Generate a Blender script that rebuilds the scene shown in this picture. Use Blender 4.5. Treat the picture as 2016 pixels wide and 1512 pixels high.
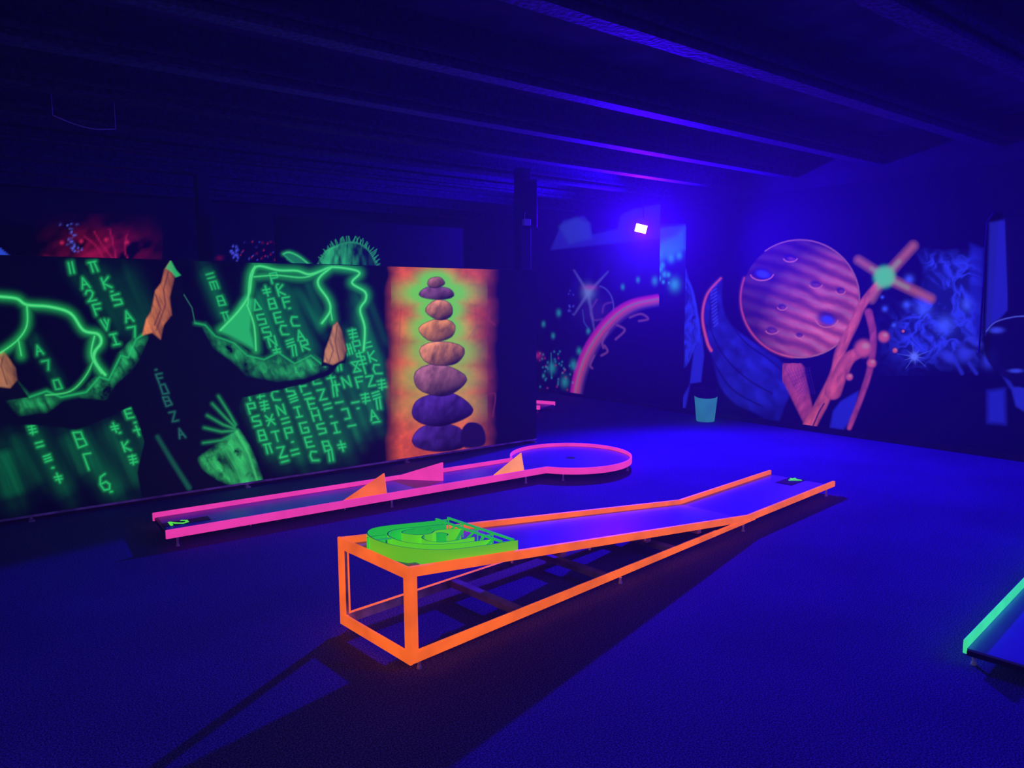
import bpy, bmesh, math, random
import numpy as np
from mathutils import Vector, Matrix
random.seed(7); RNG = np.random.RandomState(5)
for o in list(bpy.data.objects): bpy.data.objects.remove(o, do_unlink=True)
SC = bpy.context.scene
COL = SC.collection

# ------------------------------------------------------------------ camera, world, lights, exposure
F_PX, PITCH, ROLL, YAW, EYE = 1443.2, .1101, -.0067, .6552, 1.6
fw = Vector((math.sin(YAW)*math.cos(PITCH), math.cos(YAW)*math.cos(PITCH), -math.sin(PITCH)))
rt0 = Vector((math.cos(YAW), -math.sin(YAW), 0)); up0 = rt0.cross(fw)
rt = rt0*math.cos(ROLL)+up0*math.sin(ROLL); up = -rt0*math.sin(ROLL)+up0*math.cos(ROLL)
cd = bpy.data.cameras.new('camera'); cam = bpy.data.objects.new('camera', cd); COL.objects.link(cam)
cd.sensor_fit = 'HORIZONTAL'; cd.sensor_width = 36; cd.lens = F_PX/2016*36; cd.clip_end = 100; cd.clip_start = .05
M = Matrix((rt, up, -fw)).transposed().to_4x4(); M.translation = Vector((0, 0, EYE)); cam.matrix_world = M
SC.camera = cam
SC.cycles.max_bounces = 4; SC.cycles.volume_bounces = 0; SC.cycles.diffuse_bounces = 2
SC.view_settings.view_transform = 'Standard'; SC.view_settings.look = 'None'
SC.view_settings.gamma = 1; SC.view_settings.exposure = 0.0; SC.view_settings.use_curve_mapping = False
W = bpy.data.worlds.new('world'); SC.world = W; W.use_nodes = True
W.node_tree.nodes['Background'].inputs[0].default_value = (.02, .0, .45, 1)
W.node_tree.nodes['Background'].inputs[1].default_value = .03
vs = W.node_tree.nodes.new('ShaderNodeVolumeScatter')   # thin scattering volume added to give the blue veil
vs.inputs['Color'].default_value = (1, 1, 1, 1); vs.inputs['Density'].default_value = .012; vs.inputs['Anisotropy'].default_value = .35
W.node_tree.links.new(vs.outputs[0], W.node_tree.nodes['World Output'].inputs['Volume'])

def lamp(name, kind, loc, energy, color, **kw):
    d = bpy.data.lights.new(name, kind); d.energy = energy; d.color = color
    for k, v in kw.items(): setattr(d, k, v)
    o = bpy.data.objects.new(name, d); COL.objects.link(o); o.location = loc
    return o
def aim(o, target):
    o.rotation_euler = (Vector(target)-Vector(o.location)).to_track_quat('-Z', 'Y').to_euler()
LAMP = Vector((7.62, 7.0, 2.59))
k1 = lamp('ultraviolet_floodlight_beam', 'SPOT', LAMP+Vector((-.11, -.10, -.03)), 3000, (.032, .0, 1.0), spot_size=math.radians(148), spot_blend=1, shadow_soft_size=.05)
aim(k1, (3.2, -1.3, 1.3))
k4 = lamp('ultraviolet_floodlight_spill', 'SPOT', LAMP+Vector((-.12, -.10, .0)), 800, (.03, .0, 1.0), spot_size=math.radians(120), spot_blend=1, shadow_soft_size=.03)
aim(k4, LAMP+Vector((-1, .28, .30)))
k2 = lamp('ultraviolet_lamp_behind', 'AREA', (-1.6, -.6, 2.95), 20, (.60, .40, 1.0), size=1.0, shape='SQUARE')
aim(k2, (1.2, 4.0, .2))
k3 = lamp('ultraviolet_fill_right', 'AREA', (5.6, -1.6, 2.9), 110, (.03, .0, 1.0), size=1.2, shape='SQUARE')  # unseen fill light added to brighten the right wall and floor
aim(k3, (7.6, 4, .4))

# ------------------------------------------------------------------ materials
def lin(c):
    return tuple((x/255/12.92 if x/255 <= .04045 else ((x/255+.055)/1.055)**2.4) for x in c)
def new_mat(name):
    m = bpy.data.materials.new(name); m.use_nodes = True
    nt = m.node_tree; b = nt.nodes['Principled BSDF']
    return m, nt, b
def noise_ramp(nt, scale, c0, c1, lo=.35, hi=.65, detail=6, stretch=None):
    tc = nt.nodes.new('ShaderNodeTexCoord'); n = nt.nodes.new('ShaderNodeTexNoise'); r = nt.nodes.new('ShaderNodeValToRGB')
    n.inputs['Scale'].default_value = scale; n.inputs['Detail'].default_value = detail
    if stretch:
        mp = nt.nodes.new('ShaderNodeMapping'); mp.inputs['Scale'].default_value = stretch
        nt.links.new(tc.outputs['Object'], mp.inputs['Vector']); nt.links.new(mp.outputs[0], n.inputs['Vector'])
    else: nt.links.new(tc.outputs['Object'], n.inputs['Vector'])
    r.color_ramp.elements[0].position = lo; r.color_ramp.elements[1].position = hi
    r.color_ramp.elements[0].color = (*c0, 1); r.color_ramp.elements[1].color = (*c1, 1)
    nt.links.new(n.outputs['Fac'], r.inputs[0])
    return n, r
def plain(name, c, rough=.6, spec=.3, scale=8, var=.25, bump=0, metal=0):
    m, nt, b = new_mat(name)
    n, r = noise_ramp(nt, scale, [x*(1-var) for x in c], [min(1, x*(1+var)) for x in c])
    nt.links.new(r.outputs[0], b.inputs['Base Color'])
    b.inputs['Roughness'].default_value = rough; b.inputs['Specular IOR Level'].default_value = spec; b.inputs['Metallic'].default_value = metal
    if bump:
        bp = nt.nodes.new('ShaderNodeBump'); bp.inputs['Strength'].default_value = bump; bp.inputs['Distance'].default_value = .01
        nt.links.new(n.outputs['Fac'], bp.inputs['Height']); nt.links.new(bp.outputs[0], b.inputs['Normal'])
    return m
def fluo(name, srgb, e=.75, var=.12, scale=3, base=.9, stretch=None, worn=None):
    """fluorescent paint: it glows by itself under the ultraviolet lamps"""
    m, nt, b = new_mat(name); c = lin(srgb)
    n, r = noise_ramp(nt, scale, worn or [x*(1-var) for x in c], [x*(1+var) for x in c], .32 if not worn else .22, .6 if not worn else .34, stretch=stretch)
    nt.links.new(r.outputs[0], b.inputs['Emission Color']); b.inputs['Emission Strength'].default_value = e
    b.inputs['Base Color'].default_value = (c[0]*base, c[1]*base, max(c[2], .05)*base, 1)
    b.inputs['Roughness'].default_value = .55; b.inputs['Specular IOR Level'].default_value = .2
    return m
def painted(name, e=.85, base=(.012, .012, .05), rough=.6, spec=.2):
    m, nt, b = new_mat(name)
    a = nt.nodes.new('ShaderNodeAttribute'); a.attribute_name = 'paint'
    nt.links.new(a.outputs['Color'], b.inputs['Emission Color']); b.inputs['Emission Strength'].default_value = e
    mx = nt.nodes.new('ShaderNodeMix'); mx.data_type = 'RGBA'; mx.blend_type = 'ADD'; mx.inputs[0].default_value = .25
    mx.inputs[6].default_value = (*base, 1); nt.links.new(a.outputs['Color'], mx.inputs[7])
    nt.links.new(mx.outputs[2], b.inputs['Base Color'])
    b.inputs['Roughness'].default_value = rough; b.inputs['Specular IOR Level'].default_value = spec
    m.cycles.emission_sampling = 'NONE'
    return m
def floor_mat():
    m, nt, b = new_mat('carpet')
    tc = nt.nodes.new('ShaderNodeTexCoord')
    n1 = nt.nodes.new('ShaderNodeTexNoise'); n1.inputs['Scale'].default_value = 150; n1.inputs['Detail'].default_value = 3
    n2 = nt.nodes.new('ShaderNodeTexNoise'); n2.inputs['Scale'].default_value = 1.3; n2.inputs['Detail'].default_value = 5
    vo = nt.nodes.new('ShaderNodeTexVoronoi'); vo.inputs['Scale'].default_value = 6.5
    for n in (n1, n2, vo): nt.links.new(tc.outputs['Object'], n.inputs['Vector'])
    r1 = nt.nodes.new('ShaderNodeValToRGB'); r1.color_ramp.elements[0].position = .42; r1.color_ramp.elements[1].position = .66
    r1.color_ramp.elements[0].color = (.02, .02, .15, 1); r1.color_ramp.elements[1].color = (.22, .21, .62, 1)
    nt.links.new(n1.outputs['Fac'], r1.inputs[0])
    r2 = nt.nodes.new('ShaderNodeValToRGB'); r2.color_ramp.elements[0].position = .3; r2.color_ramp.elements[1].position = .7
    r2.color_ramp.elements[0].color = (.75, .75, .75, 1); r2.color_ramp.elements[1].color = (1, 1, 1, 1)
    nt.links.new(n2.outputs['Fac'], r2.inputs[0])
    mx = nt.nodes.new('ShaderNodeMix'); mx.data_type = 'RGBA'; mx.blend_type = 'MULTIPLY'; mx.inputs[0].default_value = 1
    nt.links.new(r1.outputs[0], mx.inputs[6]); nt.links.new(r2.outputs[0], mx.inputs[7])
    # sparse pale crumbs
    r3 = nt.nodes.new('ShaderNodeValToRGB'); r3.color_ramp.elements[0].position = .012; r3.color_ramp.elements[1].position = .02
    r3.color_ramp.elements[0].color = (1, 1, 1, 1); r3.color_ramp.elements[1].color = (0, 0, 0, 1)
    nt.links.new(vo.outputs['Distance'], r3.inputs[0])
    m2 = nt.nodes.new('ShaderNodeMix'); m2.data_type = 'RGBA'
    nt.links.new(r3.outputs[0], m2.inputs[0]); nt.links.new(mx.outputs[2], m2.inputs[6]); m2.inputs[7].default_value = (.8, .8, .9, 1)
    nt.links.new(m2.outputs[2], b.inputs['Base Color'])
    b.inputs['Roughness'].default_value = .85; b.inputs['Specular IOR Level'].default_value = .15
    bp = nt.nodes.new('ShaderNodeBump'); bp.inputs['Strength'].default_value = .5; bp.inputs['Distance'].default_value = .004
    nt.links.new(n1.outputs['Fac'], bp.inputs['Height']); nt.links.new(bp.outputs[0], b.inputs['Normal'])
    return m
MT = dict(
    carpet=floor_mat(),
    ceil=plain('ceiling_dark_paint', (.07, .055, .16), .8, .1, 3, .3, .2),
    beam=plain('beam_dark_paint', (.04, .04, .10), .7, .2, 30, .6, .8),
    wall=plain('wall_black_paint', (.03, .03, .07), .7, .2, 2, .3),
    black=plain('black_metal', (.02, .02, .03), .45, .4, 10, .3),
    grey=plain('bare_steel', (.62, .66, .62), .45, .5, 12, .35),
    wood=plain('dark_timber', (.34, .26, .34), .6, .3, 9, .3),
    deck=plain('blue_green_felt_board', (.22, .20, .75), .33, .5, 5, .10),
    deck2=plain('lane_board', (.16, .17, .50), .33, .5, 5, .12),
    plate=plain('black_number_plate', (.015, .015, .05), .5, .3, 10, .2),
    trim=plain('worn_pale_edge_strip', (.75, .75, .85), .6, .3, 9, .5),
    white=plain('white_plastic', (.55, .58, .75), .5, .3, 4, .05),
    orange=fluo('fluorescent_orange_paint', (243, 100, 18), .95, .16, 6),
    orange_w=fluo('fluorescent_amber_paint', (255, 150, 5), .95, .10, 9),
    pink=fluo('fluorescent_pink_paint', (240, 62, 165), .88, .08, 5),
    green=fluo('fluorescent_green_paint', (112, 228, 22), .42, .3, 6, 1.0, stretch=(1, 1, 3), worn=lin((40, 165, 70))),
    green_shaded=fluo('fluorescent_green_paint_shaded', (45, 205, 75), .40, .3, 6, 1.0, stretch=(1, 1, 3), worn=lin((35, 130, 60))),  # same paint as green; light falling differently on inner faces put into the colour
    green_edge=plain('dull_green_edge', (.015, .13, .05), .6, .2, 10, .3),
    mint=fluo('fluorescent_mint_paint', (60, 220, 140), .95, .1, 6),
    numeral=fluo('fluorescent_green_numeral', (90, 235, 60), .9, .05, 6),
    teal=fluo('fluorescent_teal_plastic', (42, 120, 130), .85, .10, 6),
    mural=painted('mural_paint'),
    mural_dark=painted('mural_paint_on_matt_black', base=(.003, .003, .010)),
)
def lens_mat():
    m, nt, b = new_mat('lamp_glow')
    b.inputs['Emission Color'].default_value = (1, .62, 1, 1); b.inputs['Emission Strength'].default_value = 14
    return m
MT['lens'] = lens_mat()

# ------------------------------------------------------------------ object helpers
def tag(o, label=None, cat=None, group=None, kind=None):
    if label: o['label'] = label
    if cat: o['category'] = cat
    if group: o['group'] = group
    if kind: o['kind'] = kind
    return o
def empty(name, loc, rz=0, **kw):
    o = bpy.data.objects.new(name, None); COL.objects.link(o); o.location = loc; o.rotation_euler = (0, 0, rz); o.empty_display_size = .1
    return tag(o, **kw)
class MB:
    def __init__(s): s.v = []; s.f = []; s.mi = []
    def box(s, a, b, T=None, mi=0):
        xs, ys, zs = zip(a, b); n = len(s.v)
        P = [Vector((xs[i], ys[j], zs[k])) for i in (0, 1) for j in (0, 1) for k in (0, 1)]
        if T: P = [T(p) for p in P]
        s.v += P
        for q in ((0, 1, 3, 2), (4, 6, 7, 5), (0, 4, 5, 1), (2, 3, 7, 6), (0, 2, 6, 4), (1, 5, 7, 3)): s.f.append([n+i for i in q]); s.mi.append(mi)
        return s
    def hexa(s, P, mi=0):   # 8 points: bottom 4 ccw, top 4 ccw
        n = len(s.v); s.v += [Vector(p) for p in P]
        for q in ((3, 2, 1, 0), (4, 5, 6, 7), (0, 1, 5, 4), (1, 2, 6, 5), (2, 3, 7, 6), (3, 0, 4, 7)): s.f.append([n+i for i in q]); s.mi.append(mi)
        return s
    def prism(s, pts, ext, mi=0):   # planar polygon extruded by vector
        n = len(s.v); k = len(pts); e = Vector(ext)
        s.v += [Vector(p) for p in pts]+[Vector(p)+e for p in pts]
        s.f.append([n+i for i in range(k)][::-1]); s.f.append([n+k+i for i in range(k)]); s.mi += [mi, mi]
        for i in range(k):
            j = (i+1) % k; s.f.append([n+i, n+j, n+k+j, n+k+i]); s.mi.append(mi)
        return s
    def tube(s, pts, r, seg=10, mi=0, r2=None):
        pts = [Vector(p) for p in pts]; n0 = len(s.v); m = len(pts)
        d = (pts[1]-pts[0]).normalized(); a = d.orthogonal().normalized()
        for i, p in enumerate(pts):
            d = (pts[min(i+1, m-1)]-pts[max(i-1, 0)]).normalized(); a = (a-d*a.dot(d)).normalized(); b = d.cross(a)
            rr = r if r2 is None else r+(r2-r)*i/(m-1)
            s.v += [p+(a*math.cos(2*math.pi*k/seg)+b*math.sin(2*math.pi*k/seg))*rr for k in range(seg)]
        for i in range(m-1):
            for k in range(seg):
                q = (k+1) % seg; s.f.append([n0+i*seg+k, n0+i*seg+q, n0+(i+1)*seg+q, n0+(i+1)*seg+k]); s.mi.append(mi)
        s.f.append([n0+k for k in range(seg)][::-1]); s.f.append([n0+(m-1)*seg+k for k in range(seg)]); s.mi += [mi, mi]
        return s
    def strip(s, top, h, t, T, closed=False, mi=0, edge=False):
        """upright sheet-metal strip following a plan polyline [(a,b)], height h, thickness t"""
        m = len(top); n0 = len(s.v)
        for i, p in enumerate(top):
            if closed: a, b = top[(i-1) % m], top[(i+1) % m]
            else: a, b = top[max(i-1, 0)], top[min(i+1, m-1)]
            d = Vector((b[0]-a[0], b[1]-a[1])).normalized(); nx, ny = -d.y*t/2, d.x*t/2
            for sx, z in ((1, 0), (-1, 0), (-1, h), (1, h)): s.v.append(T(Vector((p[0]+nx*sx, p[1]+ny*sx, z))))
        rng = m if closed else m-1
        for i in range(rng):
            j = (i+1) % m
            for k in range(4):
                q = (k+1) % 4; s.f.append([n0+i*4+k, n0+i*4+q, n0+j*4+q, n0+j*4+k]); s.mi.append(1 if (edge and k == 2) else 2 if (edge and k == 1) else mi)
        if not closed:
            s.f.append([n0+k for k in range(4)][::-1]); s.f.append([n0+(m-1)*4+k for k in range(4)]); s.mi += [mi, mi]
        return s
    def build(s, name, mats, parent=None, smooth=False, bevel=0):
        me = bpy.data.meshes.new(name); me.from_pydata([tuple(v) for v in s.v], [], s.f)
        for m in (mats if isinstance(mats, (list, tuple)) else [mats]): me.materials.append(m)
        me.polygons.foreach_set('material_index', s.mi)
        bm = bmesh.new(); bm.from_mesh(me); bmesh.ops.recalc_face_normals(bm, faces=bm.faces); bm.to_mesh(me); bm.free()
        if smooth: me.polygons.foreach_set('use_smooth', [True]*len(me.polygons))
        o = bpy.data.objects.new(name, me); COL.objects.link(o)
        if parent: o.parent = parent
        if bevel:
            bv = o.modifiers.new('bevel', 'BEVEL'); bv.width = bevel; bv.segments = 2; bv.limit_method = 'ANGLE'
        return o
def catmull(P, n=8, closed=False):
    P = [Vector(p) for p in P]; m = len(P); out = []
    for i in range(m if closed else m-1):
        if closed: a, b, c, d = P[i-1], P[i], P[(i+1) % m], P[(i+2) % m]
        else: a, b, c, d = P[max(i-1, 0)], P[i], P[i+1], P[min(i+2, m-1)]
        for k in range(n):
            t = k/n; out.append(.5*((2*b)+(c-a)*t+(2*a-5*b+4*c-d)*t*t+(3*b-a-3*c+d)*t**3))
    if not closed: out.append(P[-1])
    return out

# ------------------------------------------------------------------ mural painting: colours stored on a fine mesh of the wall
def fbm(U, V, scale, seed, octs=4, sx=1, sy=1):
    rng = np.random.RandomState(seed); T = rng.rand(256, 256); out = np.zeros_like(U); amp = 1; tot = 0
    x = U/scale*sx+rng.rand()*50+500; y = V/scale*sy+rng.rand()*50+500
    for o in range(octs):
        xi = np.floor(x).astype(int); yi = np.floor(y).astype(int); fx = x-xi; fy = y-yi
        fx = fx*fx*(3-2*fx); fy = fy*fy*(3-2*fy)
        g = lambda a, b: T[(xi+a) & 255, (yi+b) & 255]
        out += amp*((g(0, 0)*(1-fx)+g(1, 0)*fx)*(1-fy)+(g(0, 1)*(1-fx)+g(1, 1)*fx)*fy); tot += amp
        amp *= .5; x = x*2.03+7; y = y*2.03+3
    return out/tot
class Mural:
    """origin, axis a (along wall), height; painted in the wall's own plane. U,V: mural drawing coordinates."""
    def __init__(s, name, o, a, la, h, step, normal, thick=.02, z0=0):
        s.name = name; na = int(la/step)+1; nz = int(h/step)+1
        A, Zz = np.meshgrid(np.linspace(0, la, na), np.linspace(z0, z0+h, nz), indexing='ij')
        o = np.array(o, float); a = np.array(a, float)
        s.P = o+A[..., None]*a+Zz[..., None]*np.array([0, 0, 1.]); s.n = np.array(normal, float); s.thick = thick
        d = s.P-np.array([0, 0, EYE]); w = d@np.array(fw); w = np.where(w < .05, np.nan, w)
        s.U = np.nan_to_num(1008+F_PX*(d@np.array(rt))/w, nan=-9999); s.V = np.nan_to_num(756-F_PX*(d@np.array(up))/w, nan=-9999)
        s.C = np.zeros((na, nz, 3)); s.Up = s.U.ravel(); s.Vp = s.V.ravel(); s.Cp = s.C.reshape(-1, 3)
    def sel(s, x0, x1, y0, y1, m): return np.where((s.Up > x0-m) & (s.Up < x1+m) & (s.Vp > y0-m) & (s.Vp < y1+m))[0]
    def put(s, idx, al, col, mode='mix'):
        c = np.array(col, float)
        if c.ndim == 1: c = np.array(lin(c))
        al = np.clip(al, 0, 1)[:, None]
        if mode == 'mix': s.Cp[idx] = s.Cp[idx]*(1-al)+c*al
        else: s.Cp[idx] = np.maximum(s.Cp[idx], c*al) if mode == 'max' else s.Cp[idx]+c*al
    def dist(s, idx, pts, closed=False):
        U, V = s.Up[idx], s.Vp[idx]; D = np.full(len(idx), 1e9); TT = np.zeros(len(idx)); n = len(pts)
        for i in range(n if closed else n-1):
            (x0, y0), (x1, y1) = pts[i][:2], pts[(i+1) % n][:2]; dx, dy = x1-x0, y1-y0; L = dx*dx+dy*dy+1e-9
            t = np.clip(((U-x0)*dx+(V-y0)*dy)/L, 0, 1); d = np.hypot(U-x0-t*dx, V-y0-t*dy); k = d < D
            D[k] = d[k]; TT[k] = (i+t[k])/max(1, n-1)
        return D, TT
    def stroke(s, pts, w, col, soft=2, alpha=1, glow=0, w2=None, mode='mix', smooth=False):
        if smooth: pts = [tuple(p) for p in catmull([(*p, 0) for p in pts], 6)]
        m = max(w, w2 or 0)+soft+glow*2.5
        xs = [p[0] for p in pts]; ys = [p[1] for p in pts]; idx = s.sel(min(xs), max(xs), min(ys), max(ys), m)
        if not len(idx): return
        D, T = s.dist(idx, pts); ww = w if w2 is None else w+(w2-w)*T
        if glow: s.put(idx, alpha*.45*np.exp(-(D/glow)**2), col, 'max')
        s.put(idx, alpha*(1-np.clip((D-ww/2)/soft+.5, 0, 1)), col, mode)
    def poly(s, pts, col, soft=2, alpha=1, smooth=False, fn=None, mode='mix'):
        if smooth: pts = [tuple(p) for p in catmull([(*p, 0) for p in pts], 5, True)]
        pts = [p[:2] for p in pts]; xs = [p[0] for p in pts]; ys = [p[1] for p in pts]; idx = s.sel(min(xs), max(xs), min(ys), max(ys), soft)
        if not len(idx): return
        U, V = s.Up[idx], s.Vp[idx]; ins = np.zeros(len(idx), bool); n = len(pts)
        for i in range(n):
            (x0, y0), (x1, y1) = pts[i], pts[(i+1) % n]
            if y0 != y1: ins ^= ((y0 > V) != (y1 > V)) & (U < (x1-x0)*(V-y0)/(y1-y0)+x0)
        D, _ = s.dist(idx, pts, True); sd = np.where(ins, D, -D); al = np.clip(sd/soft+.5, 0, 1)*alpha
        if fn is not None:
            c, a2 = fn(U, V, sd); s.put(idx, al*a2, c, mode)
        else: s.put(idx, al, col, mode)
    def blob(s, x, y, rx, ry, col, alpha=1, p=2, ang=0, mode='mix'):
        R = max(rx, ry)*2.2; idx = s.sel(x, x, y, y, R)
        if not len(idx): return
        U, V = s.Up[idx]-x, s.Vp[idx]-y; c, q = math.cos(ang), math.sin(ang)
        r = ((U*c+V*q)/rx)**2+((-U*q+V*c)/ry)**2; s.put(idx, alpha*np.exp(-r**(p/2)), col, mode)
    def build(s, mat, parent=None, name=None):
        na, nz = s.P.shape[:2]; nv = na*nz; back = [s.P[0, 0], s.P[-1, 0], s.P[-1, -1], s.P[0, -1]]
        V = np.concatenate([s.P.reshape(-1, 3), np.array(back)-s.n*s.thick]); i, j = np.meshgrid(np.arange(na-1), np.arange(nz-1), indexing='ij')
        q = np.stack([i*nz+j, (i+1)*nz+j, (i+1)*nz+j+1, i*nz+j+1], -1).reshape(-1, 4)
        c = [0, (na-1)*nz, nv-1, nz-1]; B = [nv, nv+1, nv+2, nv+3]
        ext = [[B[3], B[2], B[1], B[0]]]+[[c[k], B[k], B[(k+1) % 4], c[(k+1) % 4]] for k in range(4)]
        q = np.concatenate([q, np.array(ext)]); me = bpy.data.meshes.new(name or s.name)
        me.vertices.add(len(V)); me.vertices.foreach_set('co', V.ravel()); me.loops.add(q.size); me.loops.foreach_set('vertex_index', q.ravel())
        me.polygons.add(len(q)); me.polygons.foreach_set('loop_start', np.arange(0, q.size, 4)); me.update(calc_edges=True)
        at = me.color_attributes.new('paint', 'FLOAT_COLOR', 'POINT'); cc = np.ones((len(V), 4)); cc[:nv, :3] = s.Cp; cc[nv:, :3] = 0
        at.data.foreach_set('color', cc.ravel()); me.materials.append(mat)
        o = bpy.data.objects.new(name or s.name, me); COL.objects.link(o)
        if parent: o.parent = parent
        return o

FONT = {
 'A': [[(0, 1), (.5, 0), (1, 1)], [(.2, .65), (.8, .65)]], 'B': [[(0, 0), (0, 1), (1, .9), (.9, .5), (0, .45)], [(.85, .48), (.85, .05), (0, 0)]],
 'C': [[(1, .1), (.3, 0), (0, .4), (.1, .9), (1, 1)]], 'E': [[(1, 0), (0, 0), (0, 1), (1, 1)], [(0, .5), (.8, .5)]], 'F': [[(1, 0), (0, 0), (0, 1)], [(0, .45), (.8, .45)]],
 'G': [[(1, 0), (0, 0), (0, 1), (1, 1), (1, .55), (.5, .55)]], 'H': [[(0, 0), (0, 1)], [(1, 0), (1, 1)], [(0, .5), (1, .5)]], 'I': [[(.1, 0), (.9, 0)], [(.5, 0), (.5, 1)], [(.1, 1), (.9, 1)]],
 'J': [[(.2, 0), (1, 0), (1, 1), (.3, 1)]], 'K': [[(.1, 0), (.1, 1)], [(1, 0), (.1, .5), (1, 1)]], 'L': [[(0, 0), (0, 1), (1, 1)]], 'N': [[(0, 1), (0, 0), (1, 1), (1, 0)]],
 'O': [[(.1, 0), (.9, 0), (1, 1), (0, 1), (.1, 0)]], 'P': [[(0, 1), (0, 0), (1, 0), (1, .5), (0, .5)]], 'R': [[(0, 1), (0, 0), (1, 0), (1, .45), (0, .5), (1, 1)]],
 'S': [[(1, 0), (0, .05), (0, .45), (1, .55), (1, .95), (0, 1)]], 'T': [[(0, 0), (1, 0)], [(.5, 0), (.5, 1)]], 'X': [[(0, 0), (1, 1)], [(1, 0), (0, 1)]],
 'Y': [[(0, 0), (.5, .5), (1, 0)], [(.5, .5), (.5, 1)]], 'Z': [[(0, 0), (1, 0), (0, 1), (1, 1)]], '$': [[(1, .1), (0, .15), (0, .45), (1, .55), (1, .88), (0, .92)], [(.5, -.1), (.5, 1.1)]],
 '2': [[(0, .25), (.25, 0), (.75, 0), (.95, .3), (.6, .65), (0, 1), (1, 1)]], '4': [[(.75, 1), (.75, 0), (0, .68), (1, .68)]],
 '5': [[(1, 0), (0, 0), (0, .45), (1, .5), (1, 1), (0, 1)]], '6': [[(.9, 0), (.3, .15), (0, .6), (.2, 1), (.8, 1), (1, .7), (.7, .5), (.05, .6)]], '7': [[(0, 0), (1, 0), (.5, 1)]],
 '8': [[(.1, 0), (.9, 0), (1, 1), (0, 1), (.1, 0)], [(.05, .5), (.95, .5)]], '9': [[(1, 1), (1, 0), (0, 0), (0, .5), (1, .5)]],
 '=': [[(0, .3), (1, .25)], [(0, .75), (1, .7)]], '#': [[(0, .1), (1, .1)], [(0, .45), (1, .45)], [(0, .8), (1, .8)], [(.6, 0), (.3, 1)]], '+': [[(.5, 0), (.5, 1)], [(0, .4), (1, .4)]],
 '~': [[(0, .2), (1, .1)], [(0, .5), (1, .4)], [(0, .8), (1, .7)]], '*': [[(0, 0), (1, 1)], [(1, 0), (0, 1)], [(0, .5), (1, .5)]], '.': [[(.4, .5), (.6, .5)]], '-': [[(0, .5), (1, .5)]],
 'm': [[(0, 1), (0, .2), (1, .2), (1, 1)], [(.5, .2), (.5, 1)]], 'n': [[(0, .1), (1, .1)], [(.25, .1), (.2, 1)], [(.75, .1), (.85, 1)]], 'D': [[(0, 1), (.5, 0), (1, 1), (0, 1)]],
 'q': [[(0, 0), (1, 0), (0, 1), (1, 1), (0, 0)]], 't': [[(.5, 0), (.5, 1)], [(0, .35), (1, .35)], [(.05, .65), (.95, .65)]], '/': [[(.3, 0), (.1, 1)], [(.8, 0), (.6, 1)]],
 'r': [[(0, 1), (0, 0), (.8, 0)]], 'v': [[(0, 0), (.3, 1), (1, .1)], [(.5, 0), (.6, .5)]], 'w': [[(.1, 0), (.1, 1)], [(.5, 0), (.5, 1)], [(.9, 0), (.9, 1)], [(0, .5), (1, .4)]],
}
G0 = (40, 215, 110)
def glyph(m, ch, x, y, w=15, h=21, th=3.0, col=G0, alpha=.85, dn=(.36, .93), rg=(.97, -.18), glow=5):
    for st in FONT[ch]:
        pts = [(x+(a-.5)*w*rg[0]+(b-.5)*h*dn[0], y+(a-.5)*w*rg[1]+(b-.5)*h*dn[1]) for a, b in st]
        m.stroke(pts, th, col, 2.2, alpha, glow)

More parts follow.
